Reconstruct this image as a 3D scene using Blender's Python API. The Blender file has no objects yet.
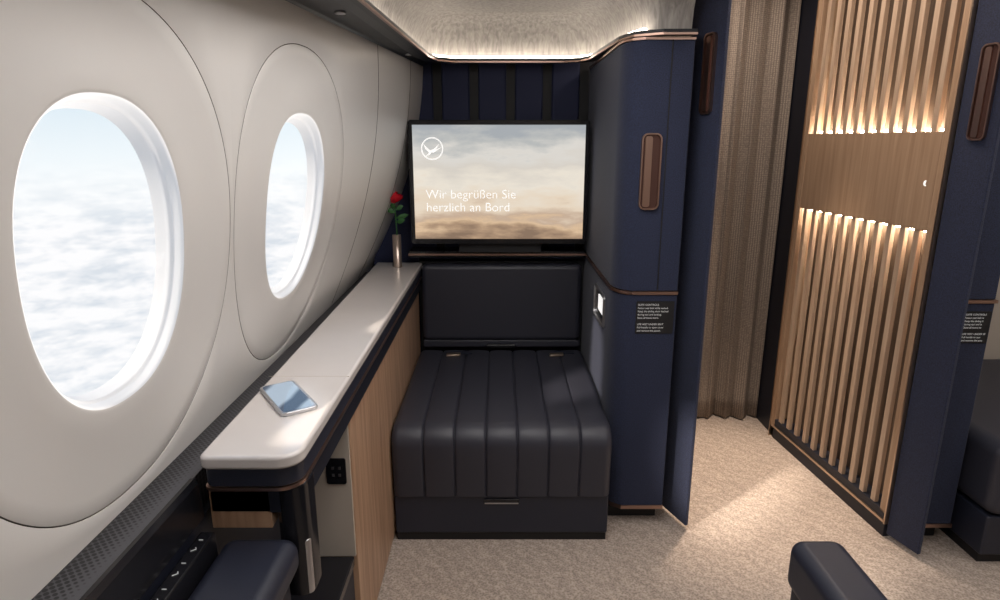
import bpy, bmesh, math, random
from mathutils import Vector, Matrix
random.seed(3)
D = bpy.data
scn = bpy.context.scene
COL = scn.collection

# ------------------------------------------------------------ materials
def mat(name, col, rough=0.5, metal=0.0, bump=None, var=None, coat=0.0, emis=None, estr=0.0, sheen=0.0):
    m = D.materials.new(name); m.use_nodes = True
    nt = m.node_tree; b = nt.nodes['Principled BSDF']
    b.inputs['Base Color'].default_value = (*col, 1)
    b.inputs['Roughness'].default_value = rough
    b.inputs['Metallic'].default_value = metal
    b.inputs['Coat Weight'].default_value = coat
    b.inputs['Coat Roughness'].default_value = 0.15
    if sheen: 
        b.inputs['Sheen Weight'].default_value = sheen
    if emis:
        b.inputs['Emission Color'].default_value = (*emis, 1)
        b.inputs['Emission Strength'].default_value = estr
    tc = nt.nodes.new('ShaderNodeTexCoord')
    if var:   # (scale, amount, stretch xyz)
        mp = nt.nodes.new('ShaderNodeMapping'); mp.inputs['Scale'].default_value = var[2]
        nz = nt.nodes.new('ShaderNodeTexNoise'); nz.inputs['Scale'].default_value = var[0]; nz.inputs['Detail'].default_value = 6
        rp = nt.nodes.new('ShaderNodeValToRGB')
        a = var[1]
        rp.color_ramp.elements[0].position = 0.3; rp.color_ramp.elements[1].position = 0.7
        rp.color_ramp.elements[0].color = (*[c*(1-a) for c in col], 1)
        rp.color_ramp.elements[1].color = (*[min(1, c*(1+a)) for c in col], 1)
        nt.links.new(tc.outputs['Object'], mp.inputs[0]); nt.links.new(mp.outputs[0], nz.inputs['Vector'])
        nt.links.new(nz.outputs['Fac'], rp.inputs[0]); nt.links.new(rp.outputs[0], b.inputs['Base Color'])
    if bump:  # (scale, strength, dist)
        nz = nt.nodes.new('ShaderNodeTexNoise'); nz.inputs['Scale'].default_value = bump[0]; nz.inputs['Detail'].default_value = 4
        bp = nt.nodes.new('ShaderNodeBump'); bp.inputs['Strength'].default_value = bump[1]; bp.inputs['Distance'].default_value = bump[2]
        nt.links.new(tc.outputs['Object'], nz.inputs['Vector'])
        nt.links.new(nz.outputs['Fac'], bp.inputs['Height']); nt.links.new(bp.outputs[0], b.inputs['Normal'])
    return m

M = {}
M['wall'] = mat('cabin_wall_plastic', (.66,.64,.62), .36, var=(3,.02,(1,1,1)))
M['groove'] = mat('panel_groove', (.10,.085,.075), .6)
M['reveal'] = mat('window_reveal', (.92,.92,.93), .4)
_nt=M['reveal'].node_tree; _b=_nt.nodes['Principled BSDF']; _o=_nt.nodes['Material Output']
_t=_nt.nodes.new('ShaderNodeBsdfTranslucent'); _t.inputs[0].default_value=(.92,.93,.95,1)
_m=_nt.nodes.new('ShaderNodeMixShader'); _m.inputs[0].default_value=.45
_nt.links.new(_b.outputs[0],_m.inputs[1]); _nt.links.new(_t.outputs[0],_m.inputs[2]); _nt.links.new(_m.outputs[0],_o.inputs[0])
M['navyfab'] = mat('navy_fabric', (.014,.020,.052), .85, bump=(600,.35,.002), var=(260,.5,(1,1,1)), sheen=.10)
M['navywall'] = mat('navy_backwall', (.016,.022,.068), .7, bump=(500,.3,.002))
M['navydark'] = mat('navy_dark', (.008,.010,.020), .5)
M['leather'] = mat('charcoal_leather', (.032,.033,.047), .46, bump=(350,.25,.001))
M['leather2'] = mat('navy_leather', (.018,.021,.036), .42, bump=(350,.25,.001))
M['black'] = mat('black_gloss', (.010,.010,.013), .2)
M['blackm'] = mat('black_matte', (.007,.007,.009), .6)
M['bronze'] = mat('rose_bronze', (.42,.28,.23), .33, 1.0)
M['pullin'] = mat('pull_inner', (.11,.055,.045), .4, .6)
M['brass'] = mat('brass_trim', (.60,.47,.36), .3, 1.0)
M['vase'] = mat('vase_metal', (.62,.50,.43), .28, .8)
M['cream'] = mat('cream_lacquer', (.64,.60,.58), .16, coat=.5, var=(4,.03,(1,1,1)))
M['white'] = mat('white_print', (.5,.5,.5), .5, emis=(1,1,1), estr=.18)
M['ewhite'] = mat('white_emissive', (.6,.6,.6), .5, emis=(1,.98,.95), estr=.85)
M['silver'] = mat('brushed_silver', (.6,.6,.62), .3, 1.0)
M['binplastic'] = mat('bin_dark', (.018,.020,.026), .4)
M['led'] = mat('led_strip', (1,.9,.8), .5, emis=(1,.88,.74), estr=14)
M['ledw'] = mat('led_strip_slats', (1,.9,.8), .5, emis=(1,.86,.68), estr=60)
M['red'] = mat('rose_petal', (.70,.012,.03), .45)
M['green'] = mat('rose_leaf', (.03,.13,.03), .5)
M['beige'] = mat('beige_panel', (.5,.44,.38), .5)

def woodmat(name, c1, c2, stretch=(30,30,1.2), rough=.42):
    m = D.materials.new(name); m.use_nodes = True
    nt = m.node_tree; b = nt.nodes['Principled BSDF']; b.inputs['Roughness'].default_value = rough
    tc = nt.nodes.new('ShaderNodeTexCoord'); mp = nt.nodes.new('ShaderNodeMapping'); mp.inputs['Scale'].default_value = stretch
    nz = nt.nodes.new('ShaderNodeTexNoise'); nz.inputs['Scale'].default_value = 2.2; nz.inputs['Detail'].default_value = 8; nz.inputs['Distortion'].default_value=.6
    rp = nt.nodes.new('ShaderNodeValToRGB'); rp.color_ramp.elements[0].position=.3; rp.color_ramp.elements[1].position=.7
    rp.color_ramp.elements[0].color=(*c1,1); rp.color_ramp.elements[1].color=(*c2,1)
    bp = nt.nodes.new('ShaderNodeBump'); bp.inputs['Strength'].default_value=.12; bp.inputs['Distance'].default_value=.002
    nt.links.new(tc.outputs['Object'], mp.inputs[0]); nt.links.new(mp.outputs[0], nz.inputs['Vector'])
    nt.links.new(nz.outputs['Fac'], rp.inputs[0]); nt.links.new(rp.outputs[0], b.inputs['Base Color'])
    nt.links.new(nz.outputs['Fac'], bp.inputs['Height']); nt.links.new(bp.outputs[0], b.inputs['Normal'])
    return m
M['wood'] = woodmat('oak_veneer', (.34,.215,.135), (.45,.305,.20))
M['woodc'] = woodmat('oak_console', (.34,.20,.12), (.56,.36,.235), (16,16,1.2))
M['wood2'] = woodmat('oak_slat', (.40,.28,.195), (.54,.40,.29))
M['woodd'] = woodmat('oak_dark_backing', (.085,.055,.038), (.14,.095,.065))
M['ceiltex'] = woodmat('textured_ceiling', (.23,.215,.205), (.42,.395,.37), (34,34,1.5), .6)

def carpet():
    m = D.materials.new('carpet_weave'); m.use_nodes = True
    nt = m.node_tree; b = nt.nodes['Principled BSDF']; b.inputs['Roughness'].default_value = .95
    tc = nt.nodes.new('ShaderNodeTexCoord')
    n1 = nt.nodes.new('ShaderNodeTexNoise'); n1.inputs['Scale'].default_value=120; n1.inputs['Detail'].default_value=3
    n2 = nt.nodes.new('ShaderNodeTexVoronoi'); n2.inputs['Scale'].default_value=130
    mx = nt.nodes.new('ShaderNodeMath'); mx.operation='MULTIPLY'
    rp = nt.nodes.new('ShaderNodeValToRGB'); rp.color_ramp.elements[0].position=.05; rp.color_ramp.elements[1].position=.40
    rp.color_ramp.elements[0].color=(.26,.21,.175,1); rp.color_ramp.elements[1].color=(.48,.40,.345,1)
    nt.links.new(tc.outputs['Object'], n1.inputs['Vector']); nt.links.new(tc.outputs['Object'], n2.inputs['Vector'])
    nt.links.new(n1.outputs['Fac'], mx.inputs[0]); nt.links.new(n2.outputs['Distance'], mx.inputs[1])
    nt.links.new(mx.outputs[0], rp.inputs[0])
    wv = nt.nodes.new('ShaderNodeTexWave'); wv.inputs['Scale'].default_value=9; wv.inputs['Distortion'].default_value=9; wv.inputs['Detail'].default_value=2; wv.inputs['Detail Scale'].default_value=1.2
    wv.bands_direction='DIAGONAL'
    nt.links.new(tc.outputs['Object'], wv.inputs['Vector'])
    mr = nt.nodes.new('ShaderNodeMapRange'); mr.inputs[3].default_value=.90; mr.inputs[4].default_value=1.06
    nt.links.new(wv.outputs['Fac'], mr.inputs[0])
    mm = nt.nodes.new('ShaderNodeMix'); mm.data_type='RGBA'; mm.blend_type='MULTIPLY'; mm.inputs['Factor'].default_value=1
    nt.links.new(rp.outputs[0], mm.inputs['A']); nt.links.new(mr.outputs[0], mm.inputs['B'])
    nt.links.new(mm.outputs['Result'], b.inputs['Base Color'])
    bp = nt.nodes.new('ShaderNodeBump'); bp.inputs['Strength'].default_value=.6; bp.inputs['Distance'].default_value=.003
    nt.links.new(mx.outputs[0], bp.inputs['Height']); nt.links.new(bp.outputs[0], b.inputs['Normal'])
    return m
M['carpet'] = carpet()

def meshgrill():
    m = D.materials.new('perforated_grille'); m.use_nodes = True
    nt = m.node_tree; b = nt.nodes['Principled BSDF']; b.inputs['Roughness'].default_value=.35
    tc = nt.nodes.new('ShaderNodeTexCoord'); mp = nt.nodes.new('ShaderNodeMapping')
    mp.inputs['Rotation'].default_value=(0,0,math.radians(45))
    v = nt.nodes.new('ShaderNodeTexVoronoi'); v.inputs['Scale'].default_value=105; v.inputs['Randomness'].default_value=0
    rp = nt.nodes.new('ShaderNodeValToRGB'); rp.color_ramp.elements[0].position=.38; rp.color_ramp.elements[1].position=.52
    rp.color_ramp.elements[0].color=(.004,.004,.006,1); rp.color_ramp.elements[1].color=(.07,.07,.08,1)
    nt.links.new(tc.outputs['Object'], mp.inputs[0]); nt.links.new(mp.outputs[0], v.inputs['Vector'])
    nt.links.new(v.outputs['Distance'], rp.inputs[0]); nt.links.new(rp.outputs[0], b.inputs['Base Color'])
    return m
M['grille'] = meshgrill()

def glassmat():
    m = D.materials.new('window_pane'); m.use_nodes = True
    nt = m.node_tree; nt.nodes.clear()
    o = nt.nodes.new('ShaderNodeOutputMaterial'); mx = nt.nodes.new('ShaderNodeMixShader'); mx.inputs[0].default_value=.05
    t = nt.nodes.new('ShaderNodeBsdfTransparent'); g = nt.nodes.new('ShaderNodeBsdfGlossy'); g.inputs['Roughness'].default_value=.05
    nt.links.new(t.outputs[0], mx.inputs[1]); nt.links.new(g.outputs[0], mx.inputs[2]); nt.links.new(mx.outputs[0], o.inputs[0])
    return m
M['glass'] = glassmat()

def screenmat():
    m = D.materials.new('tv_picture'); m.use_nodes = True
    nt = m.node_tree; b = nt.nodes['Principled BSDF']
    b.inputs['Base Color'].default_value=(.01,.01,.01,1); b.inputs['Roughness'].default_value=.12
    tc = nt.nodes.new('ShaderNodeTexCoord')
    sp = nt.nodes.new('ShaderNodeSeparateXYZ'); nt.links.new(tc.outputs['Generated'], sp.inputs[0])
    mp = nt.nodes.new('ShaderNodeMapping'); mp.inputs['Scale'].default_value=(1.5,1,3.2); mp.inputs['Location'].default_value=(.3,0,.4)
    nz = nt.nodes.new('ShaderNodeTexNoise'); nz.inputs['Scale'].default_value=2.0; nz.inputs['Detail'].default_value=9; nz.inputs['Roughness'].default_value=.55
    nt.links.new(tc.outputs['Generated'], mp.inputs[0]); nt.links.new(mp.outputs[0], nz.inputs['Vector'])
    ad = nt.nodes.new('ShaderNodeMath'); ad.operation='MULTIPLY_ADD'; ad.inputs[1].default_value=.7
    s2 = nt.nodes.new('ShaderNodeMath'); s2.operation='SUBTRACT'; s2.inputs[1].default_value=.33
    nt.links.new(nz.outputs['Fac'], ad.inputs[0]); nt.links.new(sp.outputs['Z'], ad.inputs[2]); nt.links.new(ad.outputs[0], s2.inputs[0])
    rp = nt.nodes.new('ShaderNodeValToRGB'); cr = rp.color_ramp
    pts = [(0,(.28,.19,.13)),(.08,(.50,.34,.22)),(.15,(.78,.56,.36)),(.22,(.62,.46,.34)),(.34,(.86,.72,.56)),(.5,(.90,.83,.72)),(.65,(.74,.69,.62)),(.78,(.78,.75,.70)),(.9,(.55,.56,.55)),(1,(.42,.45,.48))]
    cr.elements[0].position=0; cr.elements[0].color=(*pts[0][1],1); cr.elements[1].position=1; cr.elements[1].color=(*pts[-1][1],1)
    for p,c in pts[1:-1]:
        e=cr.elements.new(p); e.color=(*c,1)
    nt.links.new(s2.outputs[0], rp.inputs[0]); nt.links.new(rp.outputs[0], b.inputs['Emission Color'])
    b.inputs['Emission Strength'].default_value=.9
    return m
M['screen'] = screenmat()

def phonemat():
    m = D.materials.new('phone_screen'); m.use_nodes = True
    nt = m.node_tree; b = nt.nodes['Principled BSDF']; b.inputs['Roughness'].default_value=.06; b.inputs['Base Color'].default_value=(.02,.03,.05,1)
    tc = nt.nodes.new('ShaderNodeTexCoord'); w = nt.nodes.new('ShaderNodeTexWave'); w.inputs['Scale'].default_value=2.6; w.inputs['Distortion'].default_value=1.5; w.inputs['Detail Scale'].default_value=2
    rp = nt.nodes.new('ShaderNodeValToRGB'); rp.color_ramp.interpolation='EASE'
    rp.color_ramp.elements[0].color=(.03,.06,.11,1); rp.color_ramp.elements[0].position=.15; rp.color_ramp.elements[1].position=.6; rp.color_ramp.elements[1].color=(.52,.64,.76,1)
    nt.links.new(tc.outputs['Object'], w.inputs['Vector']); nt.links.new(w.outputs['Fac'], rp.inputs[0]); nt.links.new(rp.outputs[0], b.inputs['Emission Color'])
    b.inputs['Emission Strength'].default_value=.7
    return m
M['phone'] = phonemat()

def curtainmat():
    m = D.materials.new('curtain_cloth'); m.use_nodes = True
    nt = m.node_tree; b = nt.nodes['Principled BSDF']; b.inputs['Roughness'].default_value=.9
    tc = nt.nodes.new('ShaderNodeTexCoord'); v = nt.nodes.new('ShaderNodeTexVoronoi'); v.inputs['Scale'].default_value=110; v.inputs['Randomness'].default_value=.25
    rp = nt.nodes.new('ShaderNodeValToRGB'); rp.color_ramp.elements[0].position=.15; rp.color_ramp.elements[1].position=.6
    rp.color_ramp.elements[0].color=(.40,.335,.28,1); rp.color_ramp.elements[1].color=(.19,.155,.13,1)
    nt.links.new(tc.outputs['Object'], v.inputs['Vector']); nt.links.new(v.outputs['Distance'], rp.inputs[0]); nt.links.new(rp.outputs[0], b.inputs['Base Color'])
    return m
M['curtain'] = curtainmat()

# ------------------------------------------------------------ helpers
def link(o, parent=None):
    COL.objects.link(o)
    if parent: o.parent = parent
    return o
def group(name):
    e = D.objects.new(name, None); e.empty_display_size=.05; COL.objects.link(e); return e
def mesh(name, vs, fs, m, parent=None, smooth=False, bevel=0, seg=3):
    me = D.meshes.new(name); me.from_pydata([tuple(v) for v in vs], [], fs); me.update()
    bm = bmesh.new(); bm.from_mesh(me); bmesh.ops.recalc_face_normals(bm, faces=bm.faces); bm.to_mesh(me); bm.free()
    o = D.objects.new(name, me); link(o, parent)
    for mm in (m if isinstance(m, list) else [m]): me.materials.append(mm)
    if smooth or bevel:
        for p in me.polygons: p.use_smooth=True
    if bevel:
        bv = o.modifiers.new('bevel','BEVEL'); bv.width=bevel; bv.segments=seg; bv.limit_method='ANGLE'; bv.angle_limit=math.radians(35); bv.harden_normals=True
    return o
def prism(name, poly, z0, z1, m, parent=None, bevel=0, seg=3):
    n=len(poly); z0s = z0 if isinstance(z0,(list,tuple)) else [z0]*n
    vs=[(x,y,z0s[i]) for i,(x,y) in enumerate(poly)]+[(x,y,z1) for x,y in poly]
    fs=[tuple(range(n)),tuple(range(n,2*n))]+[(i,(i+1)%n,n+(i+1)%n,n+i) for i in range(n)]
    return mesh(name,vs,fs,m,parent,bevel=bevel,seg=seg)
def box(name,x0,x1,y0,y1,z0,z1,m,parent=None,bevel=0,seg=3):
    return prism(name,[(x0,y0),(x1,y0),(x1,y1),(x0,y1)],z0,z1,m,parent,bevel,seg)
def yzprism(name, poly, x0, x1, m, parent=None, bevel=0):
    n=len(poly); vs=[(x0,y,z) for y,z in poly]+[(x1,y,z) for y,z in poly]
    fs=[tuple(range(n)),tuple(range(n,2*n))]+[(i,(i+1)%n,n+(i+1)%n,n+i) for i in range(n)]
    return mesh(name,vs,fs,m,parent,bevel=bevel)
def rrect(cx,cy,hx,hy,r,n=6):
    pts=[]
    for (sx,sy,a0) in ((1,1,0),(-1,1,90),(-1,-1,180),(1,-1,270)):
        for k in range(n+1):
            a=math.radians(a0+90*k/n)
            pts.append((cx+sx*(hx-r)+r*math.cos(a), cy+sy*(hy-r)+r*math.sin(a)))
    return pts
def slab_frame(name, O, U, V, N, poly, d0, d1, m, parent=None, bevel=0, seg=3):
    O,U,V,N=[Vector(a) for a in (O,U,V,N)]
    n=len(poly); vs=[O+U*a+V*b+N*d0 for a,b in poly]+[O+U*a+V*b+N*d1 for a,b in poly]
    fs=[tuple(range(n)),tuple(range(n,2*n))]+[(i,(i+1)%n,n+(i+1)%n,n+i) for i in range(n)]
    return mesh(name,vs,fs,m,parent,bevel=bevel,seg=seg)
def ring_frame(name,O,U,V,N,outer,inner,d0,d1,m,parent=None,smooth=False):
    O,U,V,N=[Vector(a) for a in (O,U,V,N)]; n=len(outer); vs=[]
    for poly,d in ((outer,d0),(inner,d0),(inner,d1),(outer,d1)):
        vs+=[O+U*a+V*b+N*d for a,b in poly]
    fs=[]
    for q in range(4):
        q2=(q+1)%4
        for i in range(n):
            j=(i+1)%n; fs.append((q*n+i,q*n+j,q2*n+j,q2*n+i))
    return mesh(name,vs,fs,m,parent,smooth)
def tube(name, pts, r, m, parent=None, cyclic=False):
    cu=D.curves.new(name,'CURVE'); cu.dimensions='3D'; cu.bevel_depth=r; cu.bevel_resolution=4
    s=cu.splines.new('POLY'); s.points.add(len(pts)-1)
    for i,p in enumerate(pts): s.points[i].co=(*p,1)
    s.use_cyclic_u=cyclic; cu.materials.append(m)
    o=D.objects.new(name,cu); link(o,parent); 
    return o
def text(name, s, loc, size, m, parent, rot=(math.radians(90),0,0), extrude=.0004, offset=0):
    cu=D.curves.new(name,'FONT'); cu.body=s; cu.size=size; cu.extrude=extrude; cu.offset=offset; cu.materials.append(m)
    o=D.objects.new(name,cu); o.location=loc; o.rotation_euler=rot; link(o,parent); return o
def lathe(name, prof, c, m, parent=None, n=24):
    vs=[];fs=[]
    for r,z in prof:
        for k in range(n):
            a=2*math.pi*k/n; vs.append((c[0]+r*math.cos(a),c[1]+r*math.sin(a),c[2]+z))
    for i in range(len(prof)-1):
        for k in range(n): 
            j=(k+1)%n; fs.append((i*n+k,i*n+j,(i+1)*n+j,(i+1)*n+k))
    fs.append(tuple(range(n))); fs.append(tuple(range((len(prof)-1)*n,len(prof)*n)))
    return mesh(name,vs,fs,m,parent,smooth=True)

# ------------------------------------------------------------ room shell
HC=2.36
box('floor',-.85,3.3,-1.3,3.6,-.05,0,M['carpet'])
box('wall_front',-.85,3.3,3.42,3.5,0,HC+.06,M['navydark'])
box('wall_rear',-.85,3.3,-1.3,-1.22,0,HC+.06,M['beige'])
box('wall_right',3.2,3.3,-1.22,3.42,0,HC+.06,M['beige'])

def wx(Y,Z):
    b=-.70; m=-.745+.085*Y; t=-.76+.120*Y
    z=Z-.885
    L0=(z-.49)*(z-1.005)/(.49*1.005); L1=z*(z-1.005)/(.49*(.49-1.005)); L2=z*(z-.49)/(1.005*.515)
    return b*L0+m*L1+t*L2
ZB,ZT=.86,1.96
CZ=1.360
HA,HB=.200,.262
WY=(1.054,1.832,.25)
def sup(a,b,n,th):
    c,s=math.cos(th),math.sin(th)
    return (abs(c/a)**n+abs(s/b)**n)**(-1/n)
def wall_left():
    vs=[];fs=[];mi=[]
    def grid(y0,y1,ny,nz):
        base=len(vs)
        for i in range(ny+1):
            for j in range(nz+1):
                y=y0+(y1-y0)*i/ny; z=ZB+(ZT-ZB)*j/nz; vs.append((wx(y,z),y,z))
        for i in range(ny):
            for j in range(nz):
                a=base+i*(nz+1)+j; fs.append((a,a+1,a+nz+2,a+nz+1)); mi.append(0)
    def cell(yc,h=.395):
        base=len(vs)
        ths=[2*math.pi*k/160 for k in range(160)]
        for cy,cz in ((h,ZT-CZ),(-h,ZT-CZ),(-h,ZB-CZ),(h,ZB-CZ)):
            t=math.atan2(cz,cy)%(2*math.pi)
            k=min(range(len(ths)),key=lambda q:abs(ths[q]-t)); ths[k]=t
        n=len(ths)
        layers=[]
        for th in ths:
            r0=sup(HA,HB,2.3,th); r1=sup(min(.386,h-.006),.440,2.2,th)
            c,s=math.cos(th),math.sin(th)
            rr=min(h/abs(c) if abs(c)>1e-6 else 9, ((ZT-CZ)/s if s>0 else (ZB-CZ)/s) if abs(s)>1e-6 else 9)
            L=[(.915*r0,-.045,1),(.92*r0,-.040,1),(.945*r0,-.024,1),(.95*r0,-.018,1),(.965*r0,-.017,1),(.97*r0,-.013,1),(.988*r0,-.004,1),(.994*r0,-.001,1),(r0+.002,.001,0),(r0+.010,.002,0)]
            for q in range(1,7):
                f=q/6; L.append((r0+.010+(r1-r0-.010)*f, .002-.007*math.sin(math.pi*f)*(1-f*.3),0))
            L+=[(r1+.0008,.0015,0),(r1+.0012,-.003,2),(r1+.0026,-.003,2),(r1+.003,.0015,0),(r1+.0038,.002,0)]
            r2=r1+.0045; rq=max(rr,r2+.001)
            for q in (1,2,3): L.append((r2+(rq-r2)*q/3,.002*(1-q/3),0))
            layers.append(L)
        nl=len(layers[0])
        for k,th in enumerate(ths):
            c,s=math.cos(th),math.sin(th)
            for (r,off,_) in layers[k]:
                y=yc+r*c; z=CZ+r*s; vs.append((wx(y,z)+off,y,z))
        for k in range(n):
            k2=(k+1)%n
            for l in range(nl-1):
                fs.append((base+k*nl+l,base+k*nl+l+1,base+k2*nl+l+1,base+k2*nl+l))
                mi.append(1 if l<8 else (2 if l in (16,17,18) else 0))
    cell(.25,.402); cell(WY[0],.402); cell(WY[1],.376)
    grid(-1.25,.25-.402,12,14); grid(WY[1]+.376,3.42,14,14)
    o=mesh('wall_left',vs,fs,[M['wall'],M['reveal'],M['groove']],smooth=True)
    for p,i in zip(o.data.polygons,mi): p.material_index=i
    for w,yc in enumerate(WY):
        pv=[];n=72
        for k in range(n):
            th=2*math.pi*k/n; r=.952*sup(HA,HB,2.3,th)
            y=yc+r*math.cos(th); z=CZ+r*math.sin(th); pv.append((wx(y,z)-.0185,y,z))
        mesh('window_%d'%(w+1),pv,[tuple(range(n))],M['glass'])
wall_left()
for q,(yy,am) in enumerate(((2.50,.05),(2.98,.03))):
    pts=[(wx(yy+am*math.sin((z-.9)*3),z)-.0004,yy+am*math.sin((z-.9)*3),z) for z in [ .9+i*.05 for i in range(21)]]
    tube('trim_%d'%(q+1),pts,.0016,M['groove'])
box('wall_left_lower',-.85,-.74,-1.3,3.42,0,.855,M['navydark'])

# ------------------------------------------------------------ side ledge with grille
lg=group('window_ledge')
def xzprism(name,poly,y0,y1,m,parent=None,bevel=0):
    n=len(poly); vs=[(x,y0,z) for x,z in poly]+[(x,y1,z) for x,z in poly]
    fs=[tuple(range(n)),tuple(range(n,2*n))]+[(i,(i+1)%n,n+(i+1)%n,n+i) for i in range(n)]
    return mesh(name,vs,fs,m,parent,bevel=bevel)
xzprism('grille',[(-.735,.856),(-.700,.886),(-.628,.880),(-.628,.80),(-.735,.80)],-1.2,3.20,M['grille'],lg)
xzprism('edge_rail',[(-.628,.80),(-.628,.886),(-.620,.886),(-.612,.876),(-.608,.80)],-1.2,1.14,M['black'],lg)
box('body',-.735,-.612,-1.2,3.20,.0,.80,M['navydark'],lg)

# ------------------------------------------------------------ console
cs=group('side_console')
def console_outline(x0,x1,y0,y1,r=.05,rl=.02,far=.032):
    pts=[]
    for k in range(9):
        a=math.radians(270+90*k/8); pts.append((x1-r+r*math.cos(a),y0+r+r*math.sin(a)))
    pts+=[(x1,y1),(x0-far,y1)]
    for k in range(7):
        a=math.radians(180+90*k/6); pts.append((x0+rl+rl*math.cos(a),y0+rl+rl*math.sin(a)))
    return pts
prism('top_slab',console_outline(-.600,-.398,1.120,3.16),.914,.945,M['cream'],cs,bevel=.009)
prism('apron',console_outline(-.596,-.405,1.130,3.16),.872,.914,M['leather2'],cs,bevel=.004)
prism('gold_line',console_outline(-.598,-.402,1.126,3.16),.865,.872,M['bronze'],cs)
box('under_band',-.60,-.412,1.15,3.16,.80,.865,M['navydark'],cs,bevel=.004)
box('cabinet_wood',-.60,-.422,1.615,3.16,.02,.80,M['woodc'],cs,bevel=.002)
box('cabinet_end',-.60,-.426,1.605,1.615,.36,.80,M['beige'],cs)
box('wood_block',-.60,-.475,1.15,1.26,.765,.864,M['woodc'],cs,bevel=.002)
prism('post',rrect(-.434,1.19,.034,.045,.03),.60,.866,M['black'],cs,bevel=.006)
box('shelf',-.60,-.43,1.23,1.605,.33,.36,M['black'],cs,bevel=.004)
box('drawer',-.60,-.435,1.25,1.605,.0,.33,M['navydark'],cs,bevel=.004)
box('tray_joint',-.612,-.399,1.555,1.5565,.944,.9453,M['beige'],cs)
slab_frame('socket_plate',(-.465,1.604,.64),(1,0,0),(0,0,1),(0,-1,0),rrect(0,0,.028,.04,.006),0,.004,M['black'],cs)
for i in range(2):
    for j in range(2):
        box('socket_hole_%d%d'%(i,j),-.477+i*.018,-.470+i*.018,1.598,1.601,.625+j*.022,.633+j*.022,M['silver'],cs)

# phone
ph=group('smartphone')
c=Vector((-.511,1.403,.9453)); U=Vector((.572,-.82,0)).normalized(); V=Vector((.82,.572,0)).normalized()
slab_frame('case',c,U,V,(0,0,1),rrect(0,0,.098,.043,.014),0,.009,M['silver'],ph,bevel=.002)
slab_frame('display',c,U,V,(0,0,1),rrect(0,0,.092,.037,.011),.009,.0096,M['phone'],ph)

# vase with rose
vs_=group('rose_in_vase'); vc=(-.505,3.04,.9455)
lathe('vase',[(.023,0),(.023,.004),(.021,.01),(.021,.158),(.018,.158),(.018,.03)],vc,M['vase'],vs_)
tube('stem',[(vc[0],vc[1],.98),(vc[0]+.002,vc[1],1.12),(vc[0]-.003,vc[1]-.002,1.24),(vc[0]-.006,vc[1],1.275)],.003,M['green'],vs_)
hc=Vector((vc[0]-.006,vc[1],1.285))
vv=[];ff=[]
for ly in range(4):
    rad=.009+.0075*ly; npet=3+ly
    for p in range(npet):
        a0=2*math.pi*p/npet+ly*.7; w=2*math.pi/npet*1.35
        base=len(vv); nu,nv=6,5
        for i in range(nu+1):
            for j in range(nv+1):
                a=a0+w*(i/nu-.5); t=j/nv
                r=rad*(.25+.85*math.sin(t*1.75))*(1+.10*ly*t); e=1-abs(i/nu-.5)*.7
                vv.append((hc.x+r*math.cos(a),hc.y+r*math.sin(a),hc.z-.027+t*(.062-.007*ly)*e))
        for i in range(nu):
            for j in range(nv):
                q=base+i*(nv+1)+j; ff.append((q,q+1,q+nv+2,q+nv+1))
mesh('rose_bloom',vv,ff,M['red'],vs_,smooth=True)
for k,(a,zz,l) in enumerate(((.3,1.185,.065),(3.5,1.215,.050),(-.5,1.165,.05),(2.4,1.238,.030),(0.6,1.230,.040))):
    o0=Vector((vc[0],vc[1],zz)); d=Vector((math.cos(a),.3*math.sin(a),.25)).normalized()
    up=Vector((0,0,1))
    lv=[o0, o0+d*l*.35+up*.013, o0+d*l*.7+up*.011, o0+d*l, o0+d*l*.7-up*.011, o0+d*l*.35-up*.013, o0+d*l*.5+Vector((0,-.006,0))]
    mesh('leaf_%d'%k,lv,[(0,1,6),(1,2,6),(2,3,6),(3,4,6),(4,5,6),(5,0,6)],M['green'],vs_,smooth=True)

# ------------------------------------------------------------ armrest (left foreground)
ar=group('seat_armrest')
box('side_body',-.598,-.44,-1.1,1.13,.0,.69,M['navydark'],ar,bevel=.01)
box('cushion',-.572,-.416,-.6,1.145,.675,.755,M['leather2'],ar,bevel=.03,seg=6)
box('control_strip',-.605,-.574,-.6,1.11,.60,.785,M['black'],ar,bevel=.004)
tube('piping',[(-.5735,-.55,.705),(-.5735,1.11,.705)],.002,M['bronze'],ar)
for i in range(9):
    y=.80+i*.035
    tube('icon_%d'%i,[(-.594,y,.7862),(-.586,y+.006,.7862),(-.589,y+.011,.7862)] if i%2 else [(-.594,y,.7862),(-.586,y,.7862)],.0008,M['white'],ar)
hs=group('handset')
prism('body',rrect(-.414,1.172,.012,.020,.011),.60,.735,M['silver'],hs,bevel=.006)
prism('cap',rrect(-.414,1.172,.009,.016,.008),.735,.75,M['black'],hs,bevel=.003)

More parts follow.
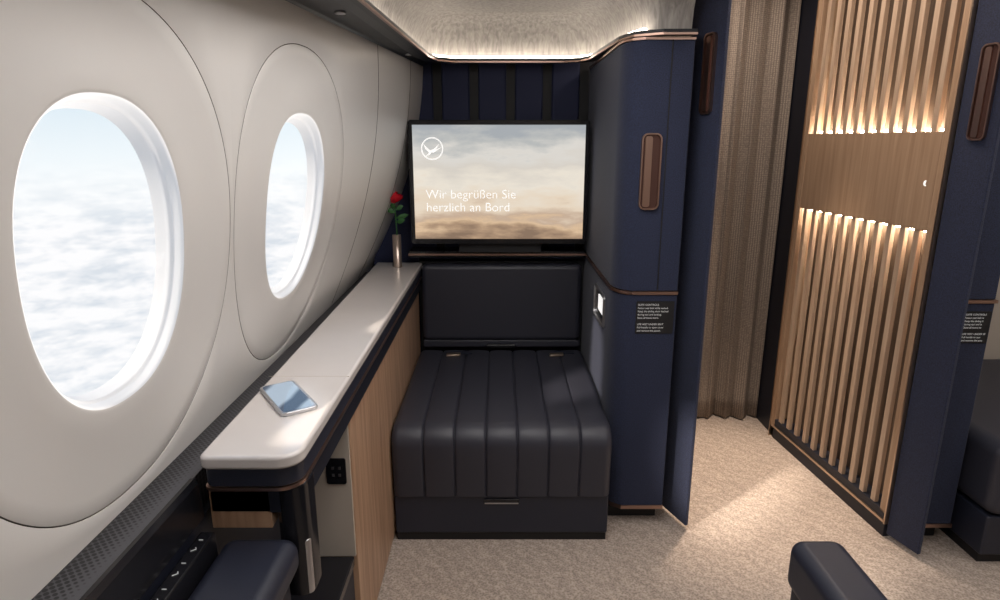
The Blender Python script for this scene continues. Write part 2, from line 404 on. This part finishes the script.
# ------------------------------------------------------------ ottoman
ot=group('ottoman')
XL,XR=-.418,.430; cxm=(XL+XR)/2; hw=(XR-XL)/2
prof=[];ZT0=.490; r=.075; yf=2.165; YB=3.085
for i in range(14): prof.append((YB-(YB-(yf+r))*i/14, ZT0,(0,1)))
for k in range(11):
    a=math.radians(90+85*k/10); prof.append((yf+r+r*math.cos(a),ZT0-r+r*math.sin(a),(math.cos(a),math.sin(a))))
y_,z_,_=prof[-1]
for k in range(1,8): prof.append((y_+.012*k/7*1.0, z_+(.205-z_)*k/7,(-1,0.05)))
seams=[-.300,-.180,-.060,.060,.180,.300]
xs=[]
N=420
for i in range(N+1): xs.append(-hw+2*hw*i/N)
vs=[];fs=[]
for x in xs:
    g=0
    for s in seams: g+=.008*math.exp(-((x-s)/.0035)**2)
    puff=0
    eb=[-hw]+seams+[hw]
    for a,b in zip(eb[:-1],eb[1:]):
        if a<=x<=b: puff=.0055*math.sin(math.pi*(x-a)/(b-a))**.7
    e=0; rr=.03; d=abs(x)-(hw-rr)
    if d>0: e=rr-math.sqrt(max(0,rr*rr-d*d))
    off=puff-g-e
    for (y,z,n) in prof: vs.append((cxm+x,y+n[0]*off,z+n[1]*off))
P=len(prof)
for i in range(N):
    for j in range(P-1):
        a=i*P+j; fs.append((a,a+1,a+P+1,a+P))
mesh('cushion_cover',vs,fs,M['leather'],ot,smooth=True)
yzprism('cushion_core',[(YB,.205),(YB,.461),(yf+.095,.461),(yf+.045,.44),(yf+.031,.40),(yf+.031,.205)],XL+.002,XR-.002,M['leather'],ot,bevel=.004)
box('base_drawer',XL+.004,XR-.004,2.185,YB,.035,.203,M['leather2'],ot,bevel=.008)
box('plinth',XL+.008,XR-.008,2.195,YB,.0,.04,M['blackm'],ot)
slab_frame('pull_handle',(cxm,2.1845,.180),(1,0,0),(0,0,1),(0,-1,0),rrect(0,0,.07,.010,.004),0,.005,M['black'],ot,bevel=.001)
slab_frame('pull_lip',(cxm,2.1845,.173),(1,0,0),(0,0,1),(0,-1,0),rrect(0,0,.066,.0025,.001),0,.007,M['silver'],ot)
for k,bx in enumerate((-.235,.285)):
    b=group('seat_belt_buckle')
    slab_frame('plate',(bx,3.00,ZT0+.006),(1,.1,0),(0,1,0),(0,0,1),rrect(0,0,.036,.018,.006),0,.010,M['brass'],b,bevel=.003)
    slab_frame('strap',(bx+.045,3.04,ZT0+.006),(1,0,0),(0,1,0),(0,0,1),rrect(0,0,.05,.018,.003),0,.005,M['leather2'],b)

# ------------------------------------------------------------ backrest + back wall + tv
br=group('seat_backrest')
slab_frame('panel',(.008,3.15,.740),(1,0,0),(0,0,1),(0,-1,0),rrect(0,0,.408,.202,.03),-.02,.045,M['leather'],br,bevel=.028,seg=6)
slab_frame('lower_roll',(.008,3.15,.520),(1,0,0),(0,0,1),(0,-1,0),rrect(0,0,.408,.020,.01),-.02,.035,M['leather'],br,bevel=.008)
box('mount',-.415,.43,3.165,3.212,.0,.95,M['blackm'],br)
box('hinge',-.07,.08,3.092,3.114,.505,.522,M['black'],br,bevel=.004)

bw=group('wall_suite_front')
box('panel',-.66,.43,3.24,3.32,.8,2.09,M['navywall'],bw)
for i in range(6):
    x=-.465+i*.180
    if x+.13>.43: continue
    box('rib_%d'%i,x,x+.134,3.222,3.24,1.0,1.93,M['navywall'],bw,bevel=.010)
    box('channel_%d'%i,x+.136,x+.178,3.232,3.241,1.0,1.93,M['blackm'],bw)
sh=group('media_shelf')
box('board',-.455,.428,3.075,3.218,.985,1.016,M['black'],sh,bevel=.004)
box('gold_edge',-.455,.428,3.068,3.075,.996,1.005,M['bronze'],sh)

tv=group('television')
TX0,TX1,TZ0,TZ1,TY=-.424,.414,1.068,1.640,3.0
cx=(TX0+TX1)/2; cz=(TZ0+TZ1)/2; hx=(TX1-TX0)/2; hz=(TZ1-TZ0)/2
O=(cx,TY,cz)
slab_frame('housing',O,(1,0,0),(0,0,1),(0,1,0),rrect(0,0,hx,hz,.012),0,.030,M['black'],tv,bevel=.002)
ring_frame('metal_rim',O,(1,0,0),(0,0,1),(0,1,0),rrect(0,0,hx+.002,hz+.002,.014),rrect(0,0,hx-.001,hz-.001,.011),-.003,.028,M['black'],tv)
slab_frame('screen',O,(1,0,0),(0,0,1),(0,1,0),[(-hx+.017,-hz+.022),(hx-.017,-hz+.022),(hx-.017,hz-.020),(-hx+.017,hz-.020)],-.001,.001,M['screen'],tv)
box('stand',-.20,.20,3.030,3.205,1.02,1.5,M['blackm'],tv)
text('caption_1','Wir begrüßen Sie',(-.352,2.998,1.283),.060,M['ewhite'],tv,offset=-.0006)
text('caption_2','herzlich an Bord',(-.352,2.998,1.222),.060,M['ewhite'],tv,offset=-.0006)
lc=Vector((-.316,2.997,1.513))
tube('emblem_ring',[(lc.x+.049*math.cos(2*math.pi*k/40),lc.y,lc.z+.049*math.sin(2*math.pi*k/40)) for k in range(40)],.0028,M['ewhite'],tv,cyclic=True)
def flat(name,pts,m,parent):
    mesh(name,[(lc.x+a*1.1,lc.y,lc.z+b*1.2) for a,b in pts],[tuple(range(len(pts)))],m,parent)
flat('emblem_wing',[(-.037,.018),(-.010,-.006),(.006,-.002),(.030,.018),(.020,.002),(.004,-.014),(-.012,-.016),(-.028,-.002)],M['ewhite'],tv)
flat('emblem_neck',[(.002,-.010),(.02,-.002),(.040,.006),(.020,-.008),(.004,-.016)],M['ewhite'],tv)
flat('emblem_tail',[(-.008,-.012),(-.030,-.030),(-.006,-.020)],M['ewhite'],tv)

# ------------------------------------------------------------ wardrobe (navy) between suite and aisle
wd=group('wardrobe')
def wpoly(o=0):
    return [(.434-o,3.21),(.434-o,2.42-o),(.440-o,2.37-o),(.462-o*.7,2.325-o),(.50,2.30-o),(.672,2.30-o),(.672,3.21)]
prism('plinth',[(.46,3.2),(.46,2.36),(.66,2.36),(.66,3.2)],0,.075,M['blackm'],wd)
prism('lower_cabinet',wpoly(),.085,.985,M['navyfab'],wd,bevel=.006)
prism('base_gold',wpoly(.003),.072,.088,M['bronze'],wd)
prism('waist_gold',wpoly(.005),.985,.997,M['bronze'],wd)
prism('upper_cabinet',wpoly(.0),.997,1.885,M['navyfab'],wd,bevel=.006)
prism('top_gold',wpoly(.004),1.885,1.893,M['bronze'],wd)
box('door_gap',.592,.596,2.2985,2.301,1.0,1.885,M['blackm'],wd)
def pull(parent,O,U,N,w,h,pre=''):
    ring_frame(pre+'pull_rim',O,U,(0,0,1),N,rrect(0,0,w/2,h/2,w*.3),rrect(0,0,w/2-.005,h/2-.005,w*.3-.004),0,.012,M['bronze'],parent,smooth=False)
    slab_frame(pre+'pull_recess',O,U,(0,0,1),N,rrect(0,0,w/2-.005,h/2-.005,w*.3-.004),0,.002,M['pullin'],parent)
    slab_frame(pre+'pull_grip',O,U,(0,0,1),N,rrect(-w*.14,0,w*.18,h/2-.010,w*.12),.002,.008,M['bronze'],parent)
pull(wd,(.540,2.30,1.44),(1,0,0),(0,-1,0),.072,.27)
slab_frame('label_plate',(.590,2.30,.895),(1,0,0),(0,0,1),(0,-1,0),rrect(0,0,.072,.064,.003),0,.002,M['blackm'],wd)
labels=['SUITE CONTROLS','Fasten seat belt while seated.','Keep the sliding door latched','during taxi and landing.','Stow all loose items.','','LIFE VEST UNDER SEAT','Pull handle to open cover','and remove the pouch.']
for i,s in enumerate(labels):
    if s: text('label_text_%d'%i,s,(.524,2.2975,.942-i*.0128),.0098,M['white'],wd,extrude=.0002)
so=(.4335,2.62,.86); 
ring_frame('slot_rim',so,(0,1,0),(0,0,1),(-1,0,0),rrect(0,0,.13,.07,.02),rrect(0,0,.122,.062,.016),0,.010,M['silver'],wd)
slab_frame('slot_back',so,(0,1,0),(0,0,1),(-1,0,0),rrect(0,0,.122,.062,.016),0,.002,M['black'],wd)
slab_frame('slot_card',so,(0,1,0),(0,0,1),(-1,0,0),[(-.10,-.02),(.02,-.02),(.02,.045),(-.10,.045)],.002,.006,M['ewhite'],wd)  # white light in the slot is put into the card as emission

# ------------------------------------------------------------ angled door panels
def angled_door(name,A,B,th,z0,z1,handle_s,hz,hh,hwid):
    g=group(name)
    A=Vector((*A,0));B=Vector((*B,0));d=(B-A);L=d.length;d.normalize(); n=Vector((-d.y,d.x,0))
    if n.x>0: n=-n
    poly=[A,B,B-n*th,A-n*th]
    prism('leaf',[(p.x,p.y) for p in poly],z0,z1,M['navyfab'],g,bevel=.004)
    pull(g,A+d*L*handle_s+Vector((0,0,hz)),d,n,hwid,hh)
    return g
angled_door('door_1',(.690,2.43),(.757,2.255),.016,.02,HC-.01,.64,1.775,.27,.060)

# ------------------------------------------------------------ curtain
def curtain():
    vs=[];fs=[];n=240;nz=20
    for i in range(n+1):
        s=i/n; x=.74+s*.725
        for j in range(nz+1):
            z=.01+(HC-.02)*j/nz
            amp=.006 if s<.60 else .030
            ph=s*48
            y=3.33+amp*math.sin(ph)+.012*math.sin(s*19+1)+.004*math.sin(z*3+s*20)
            vs.append((x+.008*math.sin(s*96),y,z))
    for i in range(n):
        for j in range(nz):
            a=i*(nz+1)+j; fs.append((a,a+1,a+nz+2,a+nz+1))
    o=mesh('curtain',vs,fs,M['curtain'],smooth=True)
    sd=o.modifiers.new('s','SOLIDIFY'); sd.thickness=.003
curtain()

# ------------------------------------------------------------ slatted partition
sl=group('slatted_partition')
A=Vector((1.468,3.09,0)); B=Vector((1.545,2.215,0)); d=(B-A); L=d.length; d.normalize(); n=Vector((d.y,-d.x,0)); 
if n.x>0: n=-n
def seg(name,s0,s1,n0,n1,z0,z1,m,bevel=0):
    p=[A+d*s0+n*n0,A+d*s1+n*n0,A+d*s1+n*n1,A+d*s0+n*n1]
    return prism(name,[(q.x,q.y) for q in p],z0,z1,m,sl,bevel)
ZTP=HC-.01
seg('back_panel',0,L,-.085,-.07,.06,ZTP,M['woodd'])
seg('frame_far',-.02,.015,-.07,.006,.06,ZTP,M['wood'],.002)
seg('frame_far_gold',-.026,-.02,-.07,.010,.0,ZTP,M['brass'])
seg('frame_near',L-.035,L,-.07,.004,.10,ZTP,M['wood'],.002)
seg('frame_near_gold',L,L+.007,-.07,.008,.06,ZTP,M['brass'])
seg('bottom_rail',0,L,-.07,.004,.075,.11,M['navydark'])
seg('bottom_gold',0,L,-.07,.010,.065,.076,M['brass'])
seg('kick_plate',0,L,-.07,.0,.0,.066,M['navydark'])
seg('middle_band',.015,L-.035,-.02,.004,1.232,1.580,M['wood'],.002)
ns=11; s0=.025; s1=L-.045; pitch=(s1-s0)/ns
for i in range(ns):
    a=s0+pitch*(i+.25); w=pitch*.36
    seg('slat_low_%d'%i,a,a+w,-.018,.0,.11,1.232,M['wood2'],.0015)
    seg('slat_high_%d'%i,a,a+w,-.018,.0,1.58,ZTP,M['wood2'],.0015)
seg('led_low',.03,L-.05,-.050,-.035,1.222,1.230,M['ledw'])
seg('led_high',.03,L-.05,-.050,-.035,1.582,1.590,M['ledw'])
pm=A+d*(L-.075)+n*.0045+Vector((0,0,1.40))
mo=[]
for k in range(13):
    a=math.radians(-70+140*k/12+180); mo.append((.011*math.cos(a),.011*math.sin(a)))
for k in range(13):
    a=math.radians(180+70-140*k/12); mo.append((.007+.0095*math.cos(a)*.9,.010*math.sin(a)))
slab_frame('moon_icon',pm,d,(0,0,1),n,mo,0,.0006,M['ewhite'],sl)
box('partition_post',1.478,1.54,3.125,3.42,0,HC-.01,M['navydark'])

angled_door('door_2',(1.550,2.205),(1.590,2.07),.016,.02,HC-.01,.55,1.70,.30,.06)

# ------------------------------------------------------------ neighbouring suite
w2=group('wardrobe')
X2=1.645;XE=1.775
def w2p(o=0): return [(X2-o,2.95),(X2-o,2.20-o),(X2+.02,2.17-o),(XE+o,2.17-o),(XE+o,2.95)]
prism('plinth',[(X2+.02,2.9),(X2+.02,2.22),(XE-.02,2.22),(XE-.02,2.9)],0,.075,M['blackm'],w2)
prism('lower_cabinet',w2p(),.085,.985,M['navyfab'],w2,bevel=.006)
prism('base_gold',w2p(.003),.072,.088,M['bronze'],w2)
prism('waist_gold',w2p(.005),.985,.997,M['bronze'],w2)
prism('upper_cabinet',w2p(),.997,2.3,M['navyfab'],w2,bevel=.006)
slab_frame('label_plate',(1.718,2.17,.895),(1,0,0),(0,0,1),(0,-1,0),rrect(0,0,.050,.060,.003),0,.002,M['blackm'],w2)
for i,s in enumerate(labels):
    if s: text('label_text_%d'%i,s[:18],(1.674,2.1675,.940-i*.0122),.0094,M['white'],w2,extrude=.0002)
o2=group('ottoman')
box('cushion',1.79,2.6,2.02,3.0,.205,.49,M['leather'],o2,bevel=.05,seg=6)
box('base_drawer',1.80,2.59,2.04,3.0,.04,.203,M['leather2'],o2,bevel=.008)
box('plinth',1.81,2.58,2.06,3.0,0,.045,M['blackm'],o2)
box('wall_neighbour_front',1.79,2.8,3.02,3.10,0,2.3,M['beige'])

# ------------------------------------------------------------ right foreground armrest
a2=group('seat_console')
box('body',.700,.812,-.4,1.30,0,.60,M['navydark'],a2,bevel=.02,seg=4)
box('cushion',.690,.818,-.4,1.315,.50,.632,M['leather2'],a2,bevel=.032,seg=6)
tube('gold_piping',[(.710,1.318,.52),(.800,1.318,.52)],.002,M['bronze'],a2)

# ------------------------------------------------------------ ceiling cove and bins
box('ceiling',-.85,3.3,-1.3,3.5,HC,HC+.06,M['beige'])
path=[(-.517,-1.0),(-.336,2.86),(-.31,3.02),(-.21,3.09),(.30,3.09),(.385,3.05),(.425,2.97),(.46,2.44),(.49,2.34),(.56,2.30),(.668,2.30)]
def offs(path,o):
    out=[]
    for i,p in enumerate(path):
        ds=[]
        if i>0: ds.append((Vector(p)-Vector(path[i-1])).normalized())
        if i<len(path)-1: ds.append((Vector(path[i+1])-Vector(p)).normalized())
        nn=Vector((0,0))
        for q in ds: nn+=Vector((q.y,-q.x))
        nn.normalize(); k=1/max(.4,nn.dot(Vector((ds[0].y,-ds[0].x))))
        out.append((p[0]+nn.x*o*k,p[1]+nn.y*o*k))
    return out
def sweep(name,prof,m,parent,closed=False,smooth=False,path=path):
    vs=[];P=len(prof);n=len(path)
    rings=[offs(path,o) for o,z in prof]
    for i in range(n):
        for j in range(P): vs.append((*rings[j][i],prof[j][1]))
    fs=[]
    for i in range(n-1):
        for j in range(P if closed else P-1):
            j2=(j+1)%P; fs.append((i*P+j,i*P+j2,(i+1)*P+j2,(i+1)*P+j))
    return mesh(name,vs,fs,m,parent,smooth=smooth)
cv=group('ceiling_cove')
sweep('lip',[(0,1.900),(.028,1.903),(.030,1.915),(-.04,1.920),(-.04,1.901)],M['binplastic'],cv,closed=True)
sweep('lip_gold',[(.024,1.897),(.032,1.897),(.032,1.904),(.024,1.904)],M['bronze'],cv,closed=True)
sweep('led',[(-.022,1.921),(-.008,1.921),(-.008,1.929),(-.022,1.929)],M['led'],cv,closed=True,path=path[:-2])
sweep('cove_surface',[(-.045,1.919),(-.043,1.95),(-.035,1.99),(-.018,2.03),(.01,2.065),(.05,2.09),(.10,2.10)],M['ceiltex'],cv,smooth=True)
prism('suite_ceiling',[(-.54,-1.2),(.66,-1.2),(.66,3.16),(-.345,3.16)],2.10,2.13,M['ceiltex'],cv)
bn=group('overhead_panel')
vs=[];fs=[]
nb=30
for i in range(nb+1):
    y=-1.2+(3.20+1.2)*i/nb
    cxl=-.517+(y+1)*.0469-.042
    x0=wx(y,1.90)
    cxl=max(cxl,x0+.03)
    vs+=[(x0-.03,y,1.905),(x0+.002,y,1.897),(x0+.010,y,1.903),(cxl,y,1.912),(cxl,y,2.30),(x0-.03,y,2.30)]
for i in range(nb):
    for j in range(6):
        j2=(j+1)%6; fs.append((i*6+j,i*6+j2,(i+1)*6+j2,(i+1)*6+j))
mesh('underside',vs,fs,M['binplastic'],bn)
for k,(x,y) in enumerate(((-.46,1.95),(-.39,2.85))):
    lathe('reading_light_%d'%k,[(.012,0),(.016,.0),(.016,.006),(.012,.006)],(x,y,1.903),M['silver'],bn)
    
# ------------------------------------------------------------ world : sky above a cloud deck
w=D.worlds.new('sky'); scn.world=w; w.use_nodes=True; nt=w.node_tree; nt.nodes.clear()
out=nt.nodes.new('ShaderNodeOutputWorld'); bg=nt.nodes.new('ShaderNodeBackground')
tc=nt.nodes.new('ShaderNodeTexCoord'); sp=nt.nodes.new('ShaderNodeSeparateXYZ')
nt.links.new(tc.outputs['Generated'],sp.inputs[0])
rp=nt.nodes.new('ShaderNodeValToRGB'); cr=rp.color_ramp
mr=nt.nodes.new('ShaderNodeMapRange'); mr.inputs[1].default_value=-.5; mr.inputs[2].default_value=.6
nt.links.new(sp.outputs['Z'],mr.inputs[0]); nt.links.new(mr.outputs[0],rp.inputs[0])
cr.elements[0].position=.40; cr.elements[0].color=(.78,.81,.82,1)
cr.elements[1].position=1; cr.elements[1].color=(.34,.50,.72,1)
e=cr.elements.new(.5); e.color=(.60,.69,.75,1)
mp=nt.nodes.new('ShaderNodeMapping'); mp.inputs['Scale'].default_value=(1,1,3.2)
nz=nt.nodes.new('ShaderNodeTexNoise'); nz.inputs['Scale'].default_value=18; nz.inputs['Detail'].default_value=10; nz.inputs['Roughness'].default_value=.62
nt.links.new(tc.outputs['Generated'],mp.inputs[0]); nt.links.new(mp.outputs[0],nz.inputs['Vector'])
cr2=nt.nodes.new('ShaderNodeValToRGB'); cr2.color_ramp.elements[0].position=.36; cr2.color_ramp.elements[0].color=(.58,.62,.67,1)
cr2.color_ramp.elements[1].position=.58; cr2.color_ramp.elements[1].color=(.80,.80,.81,1)
nt.links.new(nz.outputs['Fac'],cr2.inputs[0])
mk=nt.nodes.new('ShaderNodeMapRange'); mk.inputs[1].default_value=-.02; mk.inputs[2].default_value=-.12
nt.links.new(sp.outputs['Z'],mk.inputs[0])
mx=nt.nodes.new('ShaderNodeMix'); mx.data_type='RGBA'
nt.links.new(mk.outputs[0],mx.inputs['Factor']); nt.links.new(rp.outputs[0],mx.inputs['A']); nt.links.new(cr2.outputs[0],mx.inputs['B'])
nt.links.new(mx.outputs['Result'],bg.inputs[0]); bg.inputs[1].default_value=1.30; nt.links.new(bg.outputs[0],out.inputs[0])

# ------------------------------------------------------------ lights
def area(name,loc,rot,sx,sy,p,c):
    l=D.lights.new(name,'AREA'); l.shape='RECTANGLE'; l.size=sx; l.size_y=sy; l.energy=p; l.color=c
    o=D.objects.new(name,l); o.location=loc; o.rotation_euler=rot; COL.objects.link(o); return o
area('fill_light_suite',(.1,1.3,2.09),(0,0,0),.5,1.4,16,(1,.96,.93))  # added fill below the suite ceiling to lift the walls, no fixture
area('fill_light_aisle',(1.1,2.5,2.34),(0,0,0),.3,1.2,11,(1,.86,.74))  # added warm fill over the aisle, without a lamp of its own
area('fill_light_rear',(.9,0,2.34),(0,0,0),1.6,1.2,22,(1,.97,.95))  # added broad fill overhead at the camera, out of view
area('fill_light_neighbour',(2.3,1.6,2.34),(0,0,0),.8,1.2,14,(1,.95,.9))  # added unseen fill for the neighbouring suite
s=D.lights.new('aisle_glow_helper','SPOT'); s.energy=220; s.color=(1,.80,.62); s.spot_size=math.radians(44); s.spot_blend=.9; s.shadow_soft_size=.05  # added spot, no fixture; stands in for warm sunlight patches on the carpet
so_=D.objects.new('aisle_glow_helper',s); so_.location=(1.12,2.75,2.34); so_.rotation_euler=(math.radians(-3),0,0); COL.objects.link(so_)
sn=D.lights.new('sun','SUN'); sn.energy=5.5; sn.angle=math.radians(4); sn.color=(1,.88,.74)
so2=D.objects.new('sun',sn); so2.rotation_euler=Vector((-1.83,-1.45,1.37)).to_track_quat('Z','Y').to_euler(); so2.location=(-3,0,3); COL.objects.link(so2)

# ------------------------------------------------------------ camera
cam=D.cameras.new('camera'); cam.sensor_width=36; cam.lens=36*626/1000; cam.clip_start=.02
co=D.objects.new('camera',cam); co.location=(0,0,1.55); co.rotation_euler=(math.radians(90-14.3),0,0); COL.objects.link(co)
scn.camera=co
scn.view_settings.view_transform='Standard'
scn.view_settings.look='None'
